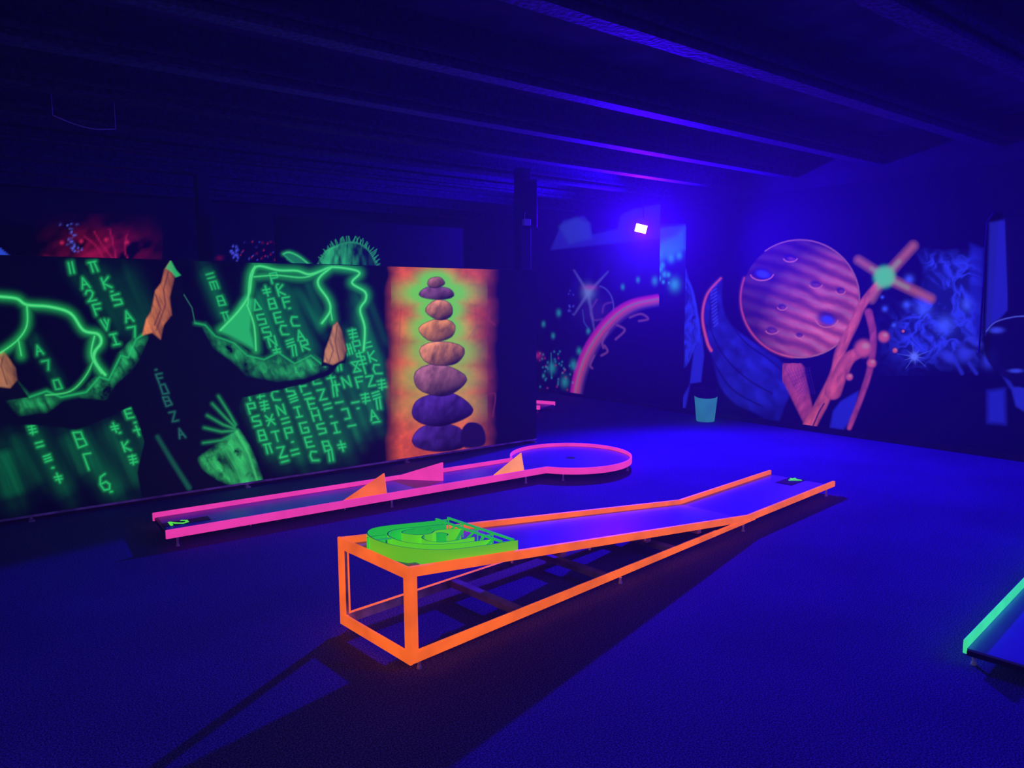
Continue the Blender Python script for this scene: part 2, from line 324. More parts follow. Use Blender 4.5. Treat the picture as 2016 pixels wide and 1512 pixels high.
def paint_partition(m):
    # faint green shafts of light behind the writing
    shafts = [((134, 520), (262, 668), 16, .10), ((180, 515), (285, 670), 18, .13), ((235, 515), (330, 700), 22, .10), ((400, 520), (448, 640), 14, .30), ((55, 650), (125, 770), 12, .13),
              ((0, 880), (30, 985), 26, .30), ((20, 850), (85, 960), 14, .14), ((60, 835), (140, 985), 18, .22), ((120, 850), (170, 940), 14, .16), ((145, 845), (240, 985), 22, .30), ((205, 825), (290, 960), 20, .24), ((250, 800), (300, 900), 14, .14),
              ((500, 560), (560, 720), 13, .40), ((520, 555), (600, 720), 12, .36), ((545, 545), (625, 710), 13, .30), ((575, 560), (640, 660), 10, .34), ((600, 545), (640, 640), 8, .22), ((480, 770), (545, 915), 16, .18),
              ((505, 750), (565, 920), 13, .32), ((535, 755), (600, 925), 14, .30), ((565, 750), (632, 915), 14, .33), ((592, 745), (660, 905), 14, .30), ((618, 735), (690, 905), 13, .34), ((645, 730), (712, 880), 11, .33),
              ((665, 700), (725, 860), 11, .30), ((680, 650), (750, 850), 12, .42), ((695, 600), (765, 800), 12, .36), ((690, 560), (760, 740), 9, .24), ((715, 560), (765, 690), 7, .14)]
    for i, (a, b, w, al) in enumerate(shafts):
        xs = [a[0], b[0]]; idx = m.sel(min(xs), max(xs), a[1], b[1], w*2.5); D, T = m.dist(idx, [a, b])
        n = fbm(m.Up[idx]-m.Vp[idx]*.4, m.Vp[idx], 9, 30+i, 3, 1, .08)
        m.put(idx, .62*al*np.exp(-(D/w)**2)*(.35+1.1*n)*np.clip(np.sin(np.pi*np.clip(T, .03, .97))*2, 0, 1), (20, 200, 110), 'add')
    cols = [
     [('/', 141, 527), ('A', 166, 557), ('2', 178, 582), ('F', 193, 609), ('v', 209, 639), ('I', 226, 668)], [('n', 184, 524), ('K', 209, 557), ('.', 220, 574), ('S', 230, 590), ('A', 252, 623), ('7', 262, 654)],
     [('A', 76, 689), ('7', 92, 719), ('O', 113, 757)], [('#', 64, 846), ('=', 78, 875), ('~', 94, 903), ('.', 104, 921), ('t', 115, 941)], [('B', 158, 865), ('r', 178, 908), ('6', 205, 949), ('.', 219, 968)],
     [('t', 226, 842), ('.', 236, 852), ('K', 248, 879), ('#', 262, 905)], [('E', 254, 814), ('.', 266, 832), ('+', 271, 848)],
     [('=', 414, 543), ('m', 421, 560), ('8', 435, 592), ('n', 444, 622)],
     [('D', 505, 600), ('5', 515, 629), ('S', 525, 654), ('N', 536, 672), ('t', 545, 691)], [('t', 525, 573), ('8', 536, 598), ('E', 548, 625), ('C', 559, 650), ('~', 572, 676), ('/', 580, 690)],
     [('P', 540, 547), ('.', 546, 560), ('K', 552, 572), ('F', 565, 595), ('.', 570, 607), ('C', 580, 633), ('A', 591, 660), ('R', 600, 680)],
     [('+', 490, 779), ('P', 496, 804), ('S', 505, 829), ('8', 516, 857), ('n', 528, 882)], [('.', 507, 758), ('#', 512, 775), ('#', 521, 799), ('*', 532, 827), ('T', 544, 859), ('Z', 555, 890), ('=', 560, 904)],
     [('C', 542, 779), ('N', 553, 807), ('=', 562, 828), ('P', 569, 852), ('.', 576, 870), ('=', 581, 890)], [('S', 572, 770), ('~', 578, 785), ('I', 587, 811), ('G', 599, 842), ('E', 609, 870), ('C', 618, 898)],
     [('F', 598, 761), ('=', 606, 780), ('E', 614, 795), ('H', 622, 818), ('S', 633, 844), ('B', 644, 878), ('/', 652, 897)], [('E', 622, 746), ('Z', 634, 777), ('=', 645, 800), ('.', 652, 820), ('I', 661, 842), ('t', 673, 878)],
     [('+', 652, 746), ('.', 656, 758), ('/', 660, 770), ('-', 668, 792), ('J', 680, 815), ('-', 693, 838), ('+', 662, 760)], [('/', 668, 719), ('N', 682, 752), ('-', 700, 792), ('.', 705, 804)],
     [('w', 686, 688), ('q', 701, 722), ('F', 709, 752), ('#', 720, 784), ('A', 735, 817), ('-', 741, 831)], [('#', 695, 658), ('P', 703, 681), ('$', 710, 702), ('T', 717, 726), ('Z', 730, 750), ('~', 741, 779), ('/', 746, 795)],
     [('=', 724, 679), ('K', 732, 702), ('C', 742, 727), ('#', 752, 757)]]
    for k, c in enumerate(cols):
        big = k in (0, 1, 4); s = 1.0 if big else (.86 if k < 8 else .92)
        for ch, x, y in c:
            h = 34 if (k == 4 and ch in 'Br6') else 23*s
            glyph(m, ch, x, y, 15*s+(3 if k == 4 else 0), h*.94, 2.8, alpha=.85 if k not in (2, 7) else .7, dn=(.34, .93) if k < 8 else (.28, .95))
    # ---- plain landscape stand-in: black crags under the lightning
    ridge = [(-60, 790), (0, 762), (26, 748), (58, 782), (92, 770), (120, 782), (170, 772), (196, 742), (214, 748), (238, 700), (252, 704), (268, 668), (280, 660), (288, 628), (298, 612), (306, 572), (318, 556), (324, 530), (336, 513), (346, 534), (354, 540), (362, 580), (378, 606),
             (384, 636), (404, 640), (424, 662), (462, 676), (486, 700), (520, 708), (548, 694), (580, 716), (612, 700), (640, 722), (672, 712), (650, 738), (600, 756), (540, 770), (476, 784), (466, 815), (468, 850), (490, 895), (508, 945), (500, 990), (285, 1010), (270, 930), (284, 870), (270, 825), (258, 800),
             (200, 828), (150, 846), (100, 838), (40, 836), (-60, 830)]
    m.poly(ridge, (1, 4, 3), 3)
    def slope(pts, al=.8, seed=1, col=(45, 205, 105)):
        def fn(U, V, sd):
            n = fbm(U*.9-V*.5, V*.5+U*.3, 15, seed, 5, 1.5, .6); n2 = fbm(U+V, V-U, 24, seed+9, 4)
            return np.array(lin(col))*(.15+1.5*np.clip(n-.18, 0, 1))[:, None], al*np.clip(n2*2.0-.30, 0, 1)
        m.poly(pts, None, 18, fn=fn)
    slope([(160, 776), (196, 742), (214, 748), (238, 700), (268, 668), (285, 664), (268, 705), (250, 728), (222, 752), (205, 780)], 1.3, 3)
    slope([(404, 640), (424, 662), (462, 676), (486, 700), (520, 708), (548, 694), (580, 716), (612, 700), (640, 722), (600, 738), (545, 744), (490, 734), (460, 705), (425, 680)], 1.2, 4)
    slope([(396, 905), (430, 880), (466, 850), (486, 880), (500, 915), (511, 947), (470, 954), (430, 938), (405, 920)], 1.9, 5, (60, 220, 110))
    slope([(30, 755), (58, 782), (92, 772), (120, 784), (90, 806), (40, 812), (20, 790)], .8, 15)
    for i, (a, b) in enumerate([((418, 795), (462, 840)), ((408, 818), (462, 844)), ((402, 842), (462, 848)), ((430, 780), (464, 836)), ((400, 872), (464, 852))]):
        m.stroke([a, ((a[0]+b[0])/2+4, (a[1]+b[1])/2+5), b], 1.2, (45, 200, 105), 4, .6, 4, w2=3)
    m.stroke([(310, 860), (340, 910), (372, 960)], 2, (30, 130, 90), 9, .45, 5, w2=6)
    m.stroke([(384, 636), (404, 640), (424, 662), (462, 676), (486, 700), (520, 708), (548, 694), (580, 716), (612, 700), (640, 722)], 1.6, G0, 3, .7, 4)
    m.stroke([(58, 782), (92, 770), (120, 782), (170, 772), (196, 742), (214, 748), (238, 700), (252, 704), (268, 668), (280, 660)], 1.6, G0, 4, .8, 5)
    m.stroke([(466, 850), (490, 895), (506, 945)], 3, (70, 225, 115), 5, .8, 3)
    m.stroke([(362, 580), (378, 606), (384, 636)], 1.2, (60, 150, 110), 2, .8)
    # warm light on the crag tips
    def warm(pts, al=1, seed=2, lo=(110, 45, 55), hi=(235, 135, 75)):
        x0 = min(p[0] for p in pts); x1 = max(p[0] for p in pts)
        def fn(U, V, sd):
            n = fbm(U*1.2-V*.5, V*.6+U*.3, 11, seed, 5, 1.4, .6)[:, None]; x = np.clip((U-x0)/(x1-x0), 0, 1)[:, None]
            return np.array(lin(hi))*(1-.8*x)*(.2+1.5*n)+np.array(lin(lo))*x*.35, al*np.ones(len(U))
        m.poly(pts, None, 4, fn=fn)
    warm([(280, 660), (288, 628), (298, 612), (306, 572), (318, 556), (324, 530), (336, 513), (344, 545), (334, 585), (338, 620), (322, 640), (316, 668), (300, 655)], 1, 2)
    for a in ([(336, 520), (322, 570), (326, 600), (308, 650)], [(306, 580), (316, 610), (304, 640)]): m.stroke(a, 2.5, (60, 22, 40), 3, .7)
    m.poly([(326, 528), (336, 512), (347, 532), (356, 542), (346, 546), (338, 536)], (50, 205, 110), 3, .8)
    m.poly([(-60, 770), (-30, 720), (-12, 700), (6, 690), (18, 704), (30, 722), (36, 752), (56, 782), (-60, 800)], (3, 5, 6), 3); warm([(-40, 752), (-12, 702), (6, 690), (18, 706), (30, 724), (34, 748), (20, 764), (-10, 760)], 1, 8, (120, 70, 60), (225, 150, 95))
    m.poly([(632, 722), (636, 690), (648, 664), (654, 640), (664, 632), (674, 650), (684, 690), (680, 715)], (3, 5, 6), 3); warm([(638, 712), (640, 690), (650, 664), (656, 641), (664, 634), (673, 652), (682, 690), (676, 708), (655, 718)], 1, 9, (120, 70, 60), (225, 150, 95))
    for a in ([(8, 694), (2, 720), (14, 756)], [(664, 640), (660, 672), (668, 712)], [(650, 668), (656, 690), (648, 714)]): m.stroke(a, 2.2, (50, 25, 45), 3, .7)
    for ch, x, y in (('F', 316, 745), ('.', 307, 728), ('O', 323, 766), ('B', 330, 790), ('Z', 342, 820), ('A', 356, 853)): glyph(m, ch, x, y, 12, 19, 2.2, (40, 130, 110), .55, glow=3)
    # lightning
    def bolt(pts, w, al=1, gl=9): m.stroke(pts, w, (45, 225, 105), 3, al, gl, smooth=True); m.stroke(pts, w*.45, (110, 245, 150), 2, al*.8, smooth=True)
    bolt([(-40, 582), (0, 584), (33, 588), (53, 600), (98, 604), (139, 617), (164, 650), (193, 658), (199, 675), (185, 695), (189, 715), (207, 738)], 6)
    bolt([(53, 600), (53, 640), (36, 668), (8, 690), (-10, 700)], 3); bolt([(36, 668), (42, 700)], 2); bolt([(190, 690), (172, 735), (139, 770), (90, 778)], 2, .8, 5); bolt([(186, 662), (180, 700), (200, 735)], 3)
    m.poly([(428, 652), (462, 612), (486, 575), (498, 590), (494, 650), (505, 692), (478, 676), (452, 662)], (42, 200, 105), 10, .9)
    bolt([(434, 650), (470, 612), (490, 580), (496, 543), (508, 524), (548, 532), (584, 533), (608, 540), (630, 534), (653, 526), (691, 530), (708, 538), (693, 557), (718, 574), (720, 590), (709, 610), (718, 645), (716, 690)], 4.5)
    bolt([(488, 600), (492, 545), (502, 524)], 3); bolt([(500, 545), (545, 542), (600, 546), (640, 530)], 2.5, .8); bolt([(653, 526), (630, 545), (627, 562), (646, 590), (650, 612), (634, 636)], 4.5); bolt([(650, 605), (654, 630)], 2)
    bolt([(486, 600), (500, 640), (504, 690)], 3)
    # ---- orange panel with a plain standing-rock stand-in
    idx = m.sel(735, 1010, 500, 930, 0); U, V = m.Up[idx], m.Vp[idx]
    edge = np.clip((U-752-14*fbm(V, V, 60, 3))/34, 0, 1)*np.clip((992-18*fbm(V, V, 50, 4)-(V-530)*.02-U)/62, 0, 1)
    n = fbm(U, V, 34, 12, 5); n2 = fbm(U, V, 9, 13, 3)
    c = np.array(lin((236, 88, 38)))*(.42+1.0*n)[:, None]*(.75+.5*n2)[:, None]
    m.put(idx, edge**1.2, c)
    for a in ([(918, 585), (930, 602), (950, 598), (964, 610)], [(905, 610), (950, 622), (975, 640)], [(935, 600), (938, 640), (932, 668)], [(962, 615), (960, 655), (950, 680)], [(925, 560), (950, 560)], [(955, 780), (975, 776), (970, 820)], [(900, 700), (940, 640)], [(790, 600), (785, 680)]):
        m.stroke(a, 2.2, (150, 45, 60), 3, .55, smooth=True)
    stones = [(866, 862, 54, 30, .03, 1), (868, 806, 60, 32, -.04, 1), (864, 748, 52, 30, .05, .6), (870, 696, 44, 26, -.06, .15), (862, 650, 36, 22, .05, 0), (866, 610, 27, 19, -.05, .2), (860, 577, 34, 14, .04, .75), (858, 556, 17, 11, 0, .5)]
    idx = m.sel(770, 960, 520, 900, 0); u, v = m.Up[idx], m.Vp[idx]; D = np.full(len(idx), 999.)
    for x, y, rx, ry, an, q in stones: D = np.minimum(D, (np.hypot((u-x)/rx, (v-y)/ry)-1)*ry)
    m.put(idx, np.exp(-(np.clip(D, 0, 99)/17)**2)*np.clip((860-v)/260, 0, 1)*1.15, (120, 215, 60))
    for k, (x, y, rx, ry, an, q) in enumerate(stones):
        pts = [(x+rx*math.cos(t)*(1+.07*math.sin(3*t+k)), y+ry*math.sin(t)*(1+.09*math.cos(2*t+2*k))) for t in np.linspace(0, 6.28, 18)[:-1]]
        pts = [(a, min(b, 893)) for a, b in pts]
        def sf(U, V, sd, x=x, y=y, rx=rx, ry=ry, q=q, k=k):
            n = fbm(U*.8+V*.2, V, 13, 200+k, 5, 1.7, .8)[:, None]; sh = np.clip(.62-.55*(V-y)[:, None]/ry-.35*(U-x)[:, None]/rx, .05, 1.2)
            c = np.array(lin((228, 140, 75)))*(1-q)+np.array(lin((70, 35, 135)))*q; return c*(.1+1.3*n)*sh*1.4, np.ones(len(U))
        m.poly(pts, None, 2.5, smooth=True, fn=sf); m.stroke(pts+[pts[0]], 1.4, (28, 8, 50), 1.8, .8)
    m.poly([(912, 880), (908, 850), (922, 832), (946, 836), (956, 858), (950, 878)], (24, 8, 56), 3, smooth=True)

SAL = (205, 82, 92)
def paint_right(m):
    U, V = m.Up, m.Vp
    # blue smoke on the right half
    idx = m.sel(1735, 1945, 460, 730, 10); u, v = m.Up[idx], m.Vp[idx]
    w = fbm(u, v, 46, 71, 3); n = fbm(u+w*70, v+w*60, 26, 72, 4); ridge = 1-np.abs(n-.5)*5.5; k = np.clip(ridge, 0, 1)**1.3
    env = np.clip((u-1785-28*np.sin(v/38))/26, 0, 1)*np.clip((1938-u)/22, 0, 1)*np.clip((v-478-20*w)/30, 0, 1)*np.clip((735-v)/50, 0, 1)
    env = np.maximum(env, np.exp(-((u-1790)/42)**2-((v-665)/48)**2)*.8)
    m.put(idx, env*(.15+.75*k), (48, 62, 230))
    for x, y, r in ((1790, 550, 8), (1818, 608, 14), (1785, 600, 7), (1742, 608, 5), (1760, 640, 4), (1737, 585, 3), (1860, 640, 16), (1905, 600, 12)): m.blob(x, y, r, r, (70, 95, 245), .8)
    m.blob(1800, 702, 7, 7, (120, 140, 255), 1)
    for k in range(10):
        a = k*.628+.2; L = 34 if k % 2 else 20; m.stroke([(1800, 702), (1800+L*math.cos(a), 702+L*.8*math.sin(a))], 1.8, (90, 110, 245), 1.5, .7, w2=.4)
    # blue leaf shapes on the left edge
    def blue(pts, seed, al=.9, hi=(38, 48, 215)):
        m.poly(pts, None, 4, smooth=True, fn=lambda u, v, sd: (np.array(lin(hi))*(.25+.9*np.clip(1-np.abs(fbm(u+30*fbm(u, v, 30, seed+1), v, 18, seed, 3, 1.6, .5)-.5)*4.5, 0, 1))[:, None], al*np.ones(len(u))))
    blue([(1344, 532), (1358, 556), (1372, 610), (1378, 660), (1366, 690), (1350, 722), (1344, 700)], 81)
    m.stroke([(1344, 538), (1362, 572), (1375, 640), (1377, 672)], 5, (40, 55, 235), 4, .8, smooth=True)
    m.poly([(1382, 660), (1366, 690), (1358, 755), (1380, 752), (1386, 700)], (36, 42, 205), 4, .8); m.poly([(1358, 758), (1340, 790), (1338, 822), (1350, 800)], (36, 40, 200), 5, .8)
    # big swooping blue band round the planet (plain woven stripes)
    band = [(1420, 548), (1398, 570), (1386, 610), (1388, 660), (1402, 705), (1418, 760), (1448, 795), (1490, 815), (1525, 838), (1545, 800), (1562, 745), (1530, 705), (1480, 672), (1440, 640), (1422, 600)]
    def bandfn(u, v, sd):
        n = fbm(u, v, 22, 91, 4); s1 = .5+.5*np.sin((u*.8-v*.62)/4.2+n*3); s2 = .5+.5*np.sin((u*.5+v*.9)/9+n*6)
        return np.array(lin((34, 40, 200)))*(.12+.7*n+.35*s1*s2)[:, None], .85*np.clip((850-v)/60, 0, 1)
    m.poly(band, None, 6, smooth=True, fn=bandfn)
    for a in ([(1405, 575), (1398, 640), (1425, 700), (1470, 745), (1520, 775)], [(1398, 700), (1440, 765), (1500, 800)], [(1432, 625), (1465, 672), (1520, 712), (1550, 740)]): m.stroke(a, 3, (8, 6, 60), 3, .9, smooth=True)
    for i in range(12):
        t = i/11; x = 1400+6*t*t; y = 568+75*t; m.stroke([(x, y), (x+11-4*t, y-7)], 3, (60, 62, 220), 2, .7)
    m.stroke([(1419, 548), (1392, 580), (1383, 625), (1392, 672), (1400, 690)], 2, (220, 80, 70), 3, .85, 3, w2=5, smooth=True)
    m.poly([(1655, 790), (1690, 770), (1682, 820), (1660, 846), (1634, 842), (1640, 810)], (34, 40, 190), 6, .8)
    # planet: plain banded salmon globe
    cx, cy, R = 1575, 588, 117
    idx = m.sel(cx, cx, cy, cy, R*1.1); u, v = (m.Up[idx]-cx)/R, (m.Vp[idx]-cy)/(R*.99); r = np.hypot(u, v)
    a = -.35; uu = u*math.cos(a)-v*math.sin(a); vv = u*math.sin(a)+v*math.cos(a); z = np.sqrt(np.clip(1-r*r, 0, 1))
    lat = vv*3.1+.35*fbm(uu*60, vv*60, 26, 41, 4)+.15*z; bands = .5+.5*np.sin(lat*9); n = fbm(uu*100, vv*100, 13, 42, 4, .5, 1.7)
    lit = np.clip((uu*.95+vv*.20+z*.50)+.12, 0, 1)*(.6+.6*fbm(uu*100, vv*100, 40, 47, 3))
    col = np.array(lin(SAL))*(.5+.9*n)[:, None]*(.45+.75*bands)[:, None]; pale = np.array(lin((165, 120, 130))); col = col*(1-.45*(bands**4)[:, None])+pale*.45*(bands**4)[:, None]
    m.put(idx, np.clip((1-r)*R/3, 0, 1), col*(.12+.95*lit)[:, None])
    m.stroke([(cx+R*math.cos(t), cy+R*.99*math.sin(t)) for t in np.linspace(-2.2, 1.9, 40)], 1.5, (205, 110, 105), 2.5, .75, w2=3)
    m.stroke([(cx+R*math.cos(t), cy+R*.99*math.sin(t)) for t in np.linspace(1.7, 3.5, 24)], 3, (215, 78, 72), 3, .8, 3, w2=1)
    for x, y, rx, ry in ((1500, 538, 22, 13), (1628, 628, 21, 15), (1540, 604, 9, 6), (1556, 508, 13, 7), (1606, 560, 12, 7), (1655, 572, 9, 7), (1520, 650, 12, 7), (1574, 660, 8, 5)):
        m.blob(x, y, rx, ry, (30, 10, 80), .85, 5, .25); m.blob(x+2, y+2, rx*.62, ry*.55, (55, 60, 215) if rx > 19 else (120, 45, 85), .9, 4, .25)
        m.stroke([(x+rx*1.05*math.cos(t), y+ry*1.1*math.sin(t)) for t in np.linspace(.2, 2.9, 10)], 2, (220, 110, 110), 2, .8)
    # streams of salmon light under and beside the planet
    def stream(pts, w, w2, seed, hi=SAL, al=.95):
        pts = [tuple(p) for p in catmull([(*p, 0) for p in pts], 6)]; xs = [p[0] for p in pts]; ys = [p[1] for p in pts]; idx = m.sel(min(xs), max(xs), min(ys), max(ys), w); D, T = m.dist(idx, pts)
        ww = w+(w2-w)*T; n = fbm(m.Up[idx]*1.2+m.Vp[idx]*.5, m.Vp[idx]*.4-m.Up[idx]*.2, 9, seed, 4)
        m.put(idx, al*(1-np.clip((D-ww/2)/4+.5, 0, 1)), np.array(lin(hi))*((.35+.95*n)*(1.05-.5*(D/(ww/2+1))**2))[:, None])
    stream([(1598, 842), (1585, 805), (1570, 762), (1560, 735)], 20, 52, 51, (190, 70, 100))
    for k in range(9): m.stroke([(1545+k*6, 724), (1572+k*4, 775)], 1.5, (60, 20, 110), 2, .5); m.stroke([(1598-k*2, 722+k*7), (1552+k*3, 738+k*7)], 1.5, (60, 20, 110), 2, .4)
    stream([(1672, 842), (1696, 780), (1714, 720), (1719, 660), (1710, 615)], 10, 16, 52, (170, 62, 100))
    stream([(1590, 845), (1620, 790), (1645, 735), (1655, 690), (1680, 640), (1698, 600), (1730, 558)], 26, 15, 53, (215, 86, 88))
    stream([(1640, 770), (1655, 735), (1672, 705), (1700, 690)], 34, 20, 54, (210, 82, 90))
    m.stroke([(1600, 840), (1612, 812), (1622, 795)], 3, (15, 5, 60), 2, .9)
    for x, y, r in ((1700, 686, 17), (1740, 663, 11), (1716, 715, 9), (1762, 690, 5), (1672, 742, 7), (1778, 652, 3)):
        m.blob(x, y, r+2, r+2, (20, 6, 60), .8, 6); m.blob(x, y, r, r, SAL, .95, 5); m.blob(x+r*.25, y-r*.3, r*.45, r*.35, (190, 145, 130), .6, 3)
    # star
    for a, b, w in (((1742, 545), (1798, 484), 17), ((1742, 545), (1690, 512), 15), ((1742, 545), (1832, 588), 17), ((1742, 545), (1716, 590), 12)):
        m.stroke([a, b], w, (185, 95, 75), 12, .8, w2=w*.9); m.stroke([a, ((a[0]+b[0])/2, (a[1]+b[1])/2)], w*.4, (140, 150, 85), 8, .8)
    m.blob(1741, 545, 21, 22, (88, 205, 95), 1, 6, .5)
    # rounded blue rocks and a pale upright panel at the far right
    for x, y, rx, ry in ((1868, 702, 22, 14), (1900, 694, 18, 24), (1918, 672, 20, 9), (1950, 706, 16, 24)):
        m.blob(x, y+6, rx*1.1, ry*1.3, (6, 4, 40), .8, 5); m.blob(x, y, rx*.9, ry*.8, (48, 58, 205), .9, 3, .5)
    m.stroke([(1878, 706), (1894, 735)], 7, (40, 48, 190), 5, .7); m.stroke([(1908, 715), (1922, 735)], 7, (40, 48, 190), 5, .7); m.stroke([(1966, 720), (1990, 760)], 8, (36, 42, 180), 6, .7)
    m.poly([(1944, 770), (1978, 765), (1980, 835), (1944, 832)], (34, 40, 190), 12, .75); m.poly([(1990, 762), (2030, 762), (2030, 818), (2000, 800)], (40, 46, 200), 6, .75)
    m.poly([(1948, 438), (1982, 432), (1988, 520), (1984, 610), (1940, 660)], (38, 40, 190), 6, .7); m.poly([(1910, 480), (1936, 490), (1932, 640), (1918, 680), (1908, 600)], (30, 34, 180), 10, .6)
    m.poly([(1978, 430), (2040, 425), (2040, 615), (1985, 620)], (3, 2, 30), 3, .95)
    m.poly([(1938, 690), (1950, 640), (1990, 622), (2040, 624), (2040, 760), (1990, 750), (1955, 725)], (4, 3, 34), 4, .95, smooth=True)
    m.stroke([(1942, 652), (1960, 634), (1996, 624), (2030, 622)], 2, (90, 100, 225), 2, .8, smooth=True)
    for x, y, rx, ry in ((1962, 650, 14, 6), (2000, 730, 14, 4)): m.blob(x, y, rx, ry, (60, 72, 220), .85, 3)

def paint_rainbow(m):
    # lamplight on the upper wall, painted in as pale shapes
    m.poly([(1084, 492), (1108, 434), (1150, 425), (1162, 440), (1166, 462), (1215, 452), (1222, 424), (1245, 412), (1300, 402), (1300, 470), (1180, 482)], (44, 45, 170), 5, .5)
    m.poly([(1100, 445), (1135, 428), (1160, 440), (1164, 470), (1120, 480)], (44, 75, 150), 9, .4)
    idx = m.sel(1180, 1300, 470, 640, 20); m.put(idx, .30*np.clip(1-np.hypot((m.Up[idx]-1270)/110, (m.Vp[idx]-480)/130), 0, 1), (60, 40, 220))
    for x, y, rx, ry in ((1132, 560, 6, 30), (1160, 545, 8, 26), (1185, 540, 6, 34), (1215, 550, 12, 30)): m.blob(x, y, rx, ry, (20, 8, 110), .5, 2, .3)
    # planet outline and star
    m.stroke([(1176+32*math.cos(t), 605+42*math.sin(t)) for t in np.linspace(-1.4, .2, 14)], 1.8, (90, 90, 185), 2.5, .7)
    m.stroke([(1147, 610), (1150, 635), (1162, 652)], 2, (50, 80, 170), 2.5, .7); m.blob(1172, 612, 30, 28, (60, 30, 120), .5)
    for a in ([(1205, 595), (1190, 600), (1186, 615)], [(1163, 618), (1170, 630), (1186, 628)], [(1175, 590), (1165, 606)]): m.stroke(a, 2.5, (120, 60, 130), 4, .6, smooth=True)
    for b in ((1130, 532), (1197, 535), (1130, 620), (1170, 650)): m.stroke([(1158, 577), b], 6, (95, 90, 160), 5, .75, w2=1)
    m.blob(1158, 575, 11, 13, (110, 130, 170), .85); m.blob(1162, 566, 12, 5, (190, 50, 110), .45)
    # rainbow arc
    arc = [(1130, 785), (1140, 735), (1158, 690), (1184, 650), (1215, 618), (1250, 598), (1300, 588)]
    for off, w, c, al in ((-8, 6, (165, 25, 150), .9), (-3, 6, (200, 45, 120), .95), (1, 4, (120, 120, 130), .9), (5, 6, (200, 62, 95), .9), (10, 6, (150, 70, 110), .7), (15, 5, (80, 40, 120), .5)):
        m.stroke([(x+off*.75, y+off*.72) for x, y in arc], w, c, 4, al, smooth=True)
    for a in ([(1215, 640), (1230, 650), (1212, 668)], [(1240, 625), (1262, 618), (1276, 628), (1258, 632)], [(1196, 655), (1186, 672), (1188, 685)], [(1170, 700), (1162, 718), (1166, 725)], [(1190, 680), (1196, 692), (1184, 700)]): m.stroke(a, 3, (150, 75, 125), 4, .65, smooth=True)
    rg = np.random.RandomState(3)
    for x, y, r in ((1100, 616, 5), (1070, 638, 4), (1089, 661, 4), (1158, 652, 4), (1140, 691, 5), (1129, 718, 7), (1087, 724, 8), (1112, 752, 8), (1070, 740, 3), (1226, 565, 4), (1289, 553, 6), (1256, 551, 4)): m.blob(x, y, r*.8, r*1.2, (35, 150, 145), .75)
    for k in range(45): m.blob(1058+rg.rand()*75, 690+rg.rand()*80, 1.6, 2, (40, 130, 150) if rg.rand() < .7 else (160, 40, 90), .8)
    for k in range(14): m.blob(1118+rg.rand()*12, 560+rg.rand()*60, 1.2, 1.6, (70, 70, 200), .8)
    m.blob(1058, 700, 8, 6, (170, 30, 90), .8); m.stroke([(1085, 695), (1086, 745)], 1.5, (35, 140, 130), 2, .6)

def paint_pillar(m):
    m.poly([(1290, 480), (1330, 462), (1348, 448), (1348, 490), (1320, 505), (1290, 520)], (35, 120, 190), 10, .85); m.poly([(1290, 450), (1348, 444), (1340, 462), (1300, 480)], (50, 90, 220), 6, .6)
    for x, y, r in ((1321, 508, 7), (1337, 503, 6), (1328, 560, 10), (1300, 530, 5), (1308, 540, 5), (1304, 522, 5), (1316, 541, 4), (1296, 500, 8), (1306, 555, 3), (1298, 548, 4), (1317, 557, 2)): m.blob(x, y, r*.9, r*1.15, (45, 170, 165), .9)
    m.blob(1312, 490, 25, 14, (40, 150, 190), .5)
    idx = m.sel(1290, 1350, 440, 620, 0); m.put(idx, .35*np.clip((620-m.Vp[idx])/170, 0, 1), (30, 40, 190))

def paint_far(m):
    idx = m.sel(80, 310, 430, 520, 10); u, v = m.Up[idx], m.Vp[idx]; n = fbm(u+v*.6, v, 26, 61, 4)
    m.put(idx, .8*np.exp(-((u-205)/75)**2-((v-495)/38)**2)*np.clip(n*2.6-.75, 0, 1), (185, 20, 75))
    for a in ([(185, 455), (200, 480), (222, 510)], [(165, 465), (190, 485), (205, 512)], [(250, 462), (245, 490), (252, 510)], [(215, 450), (222, 475), (228, 510)]): m.stroke(a, 2, (200, 30, 85), 3, .7, smooth=True)
    for x, y in ((250, 477), (209, 472), (160, 475), (122, 478)): m.blob(x, y, 3.5, 3.5, (230, 40, 90), .9)
    rg = np.random.RandomState(11)
    for k in range(26): t = rg.rand(); m.blob(136+14*t+rg.randn()*7, 440+60*t+rg.randn()*3, 1.5, 1.8, (90, 110, 255), .95)
    for k in range(16): m.blob(462+rg.randn()*5, 500+rg.randn()*8, 1.6, 2.2, (80, 90, 250), .95)
    for k in range(55): m.blob(470+rg.rand()*150, 512-rg.rand()**1.5*38, 1.2, 1.4, (200, 40, 50) if rg.rand() < .6 else (70, 80, 220), .8)
    for x, y in ((90, 505), (96, 508), (835, 512), (432, 508)): m.blob(x, y, 6, 4, (120, 10, 40), .6)
    m.poly([(-30, 480), (0, 488), (20, 505), (-30, 506)], (45, 80, 220), 2)

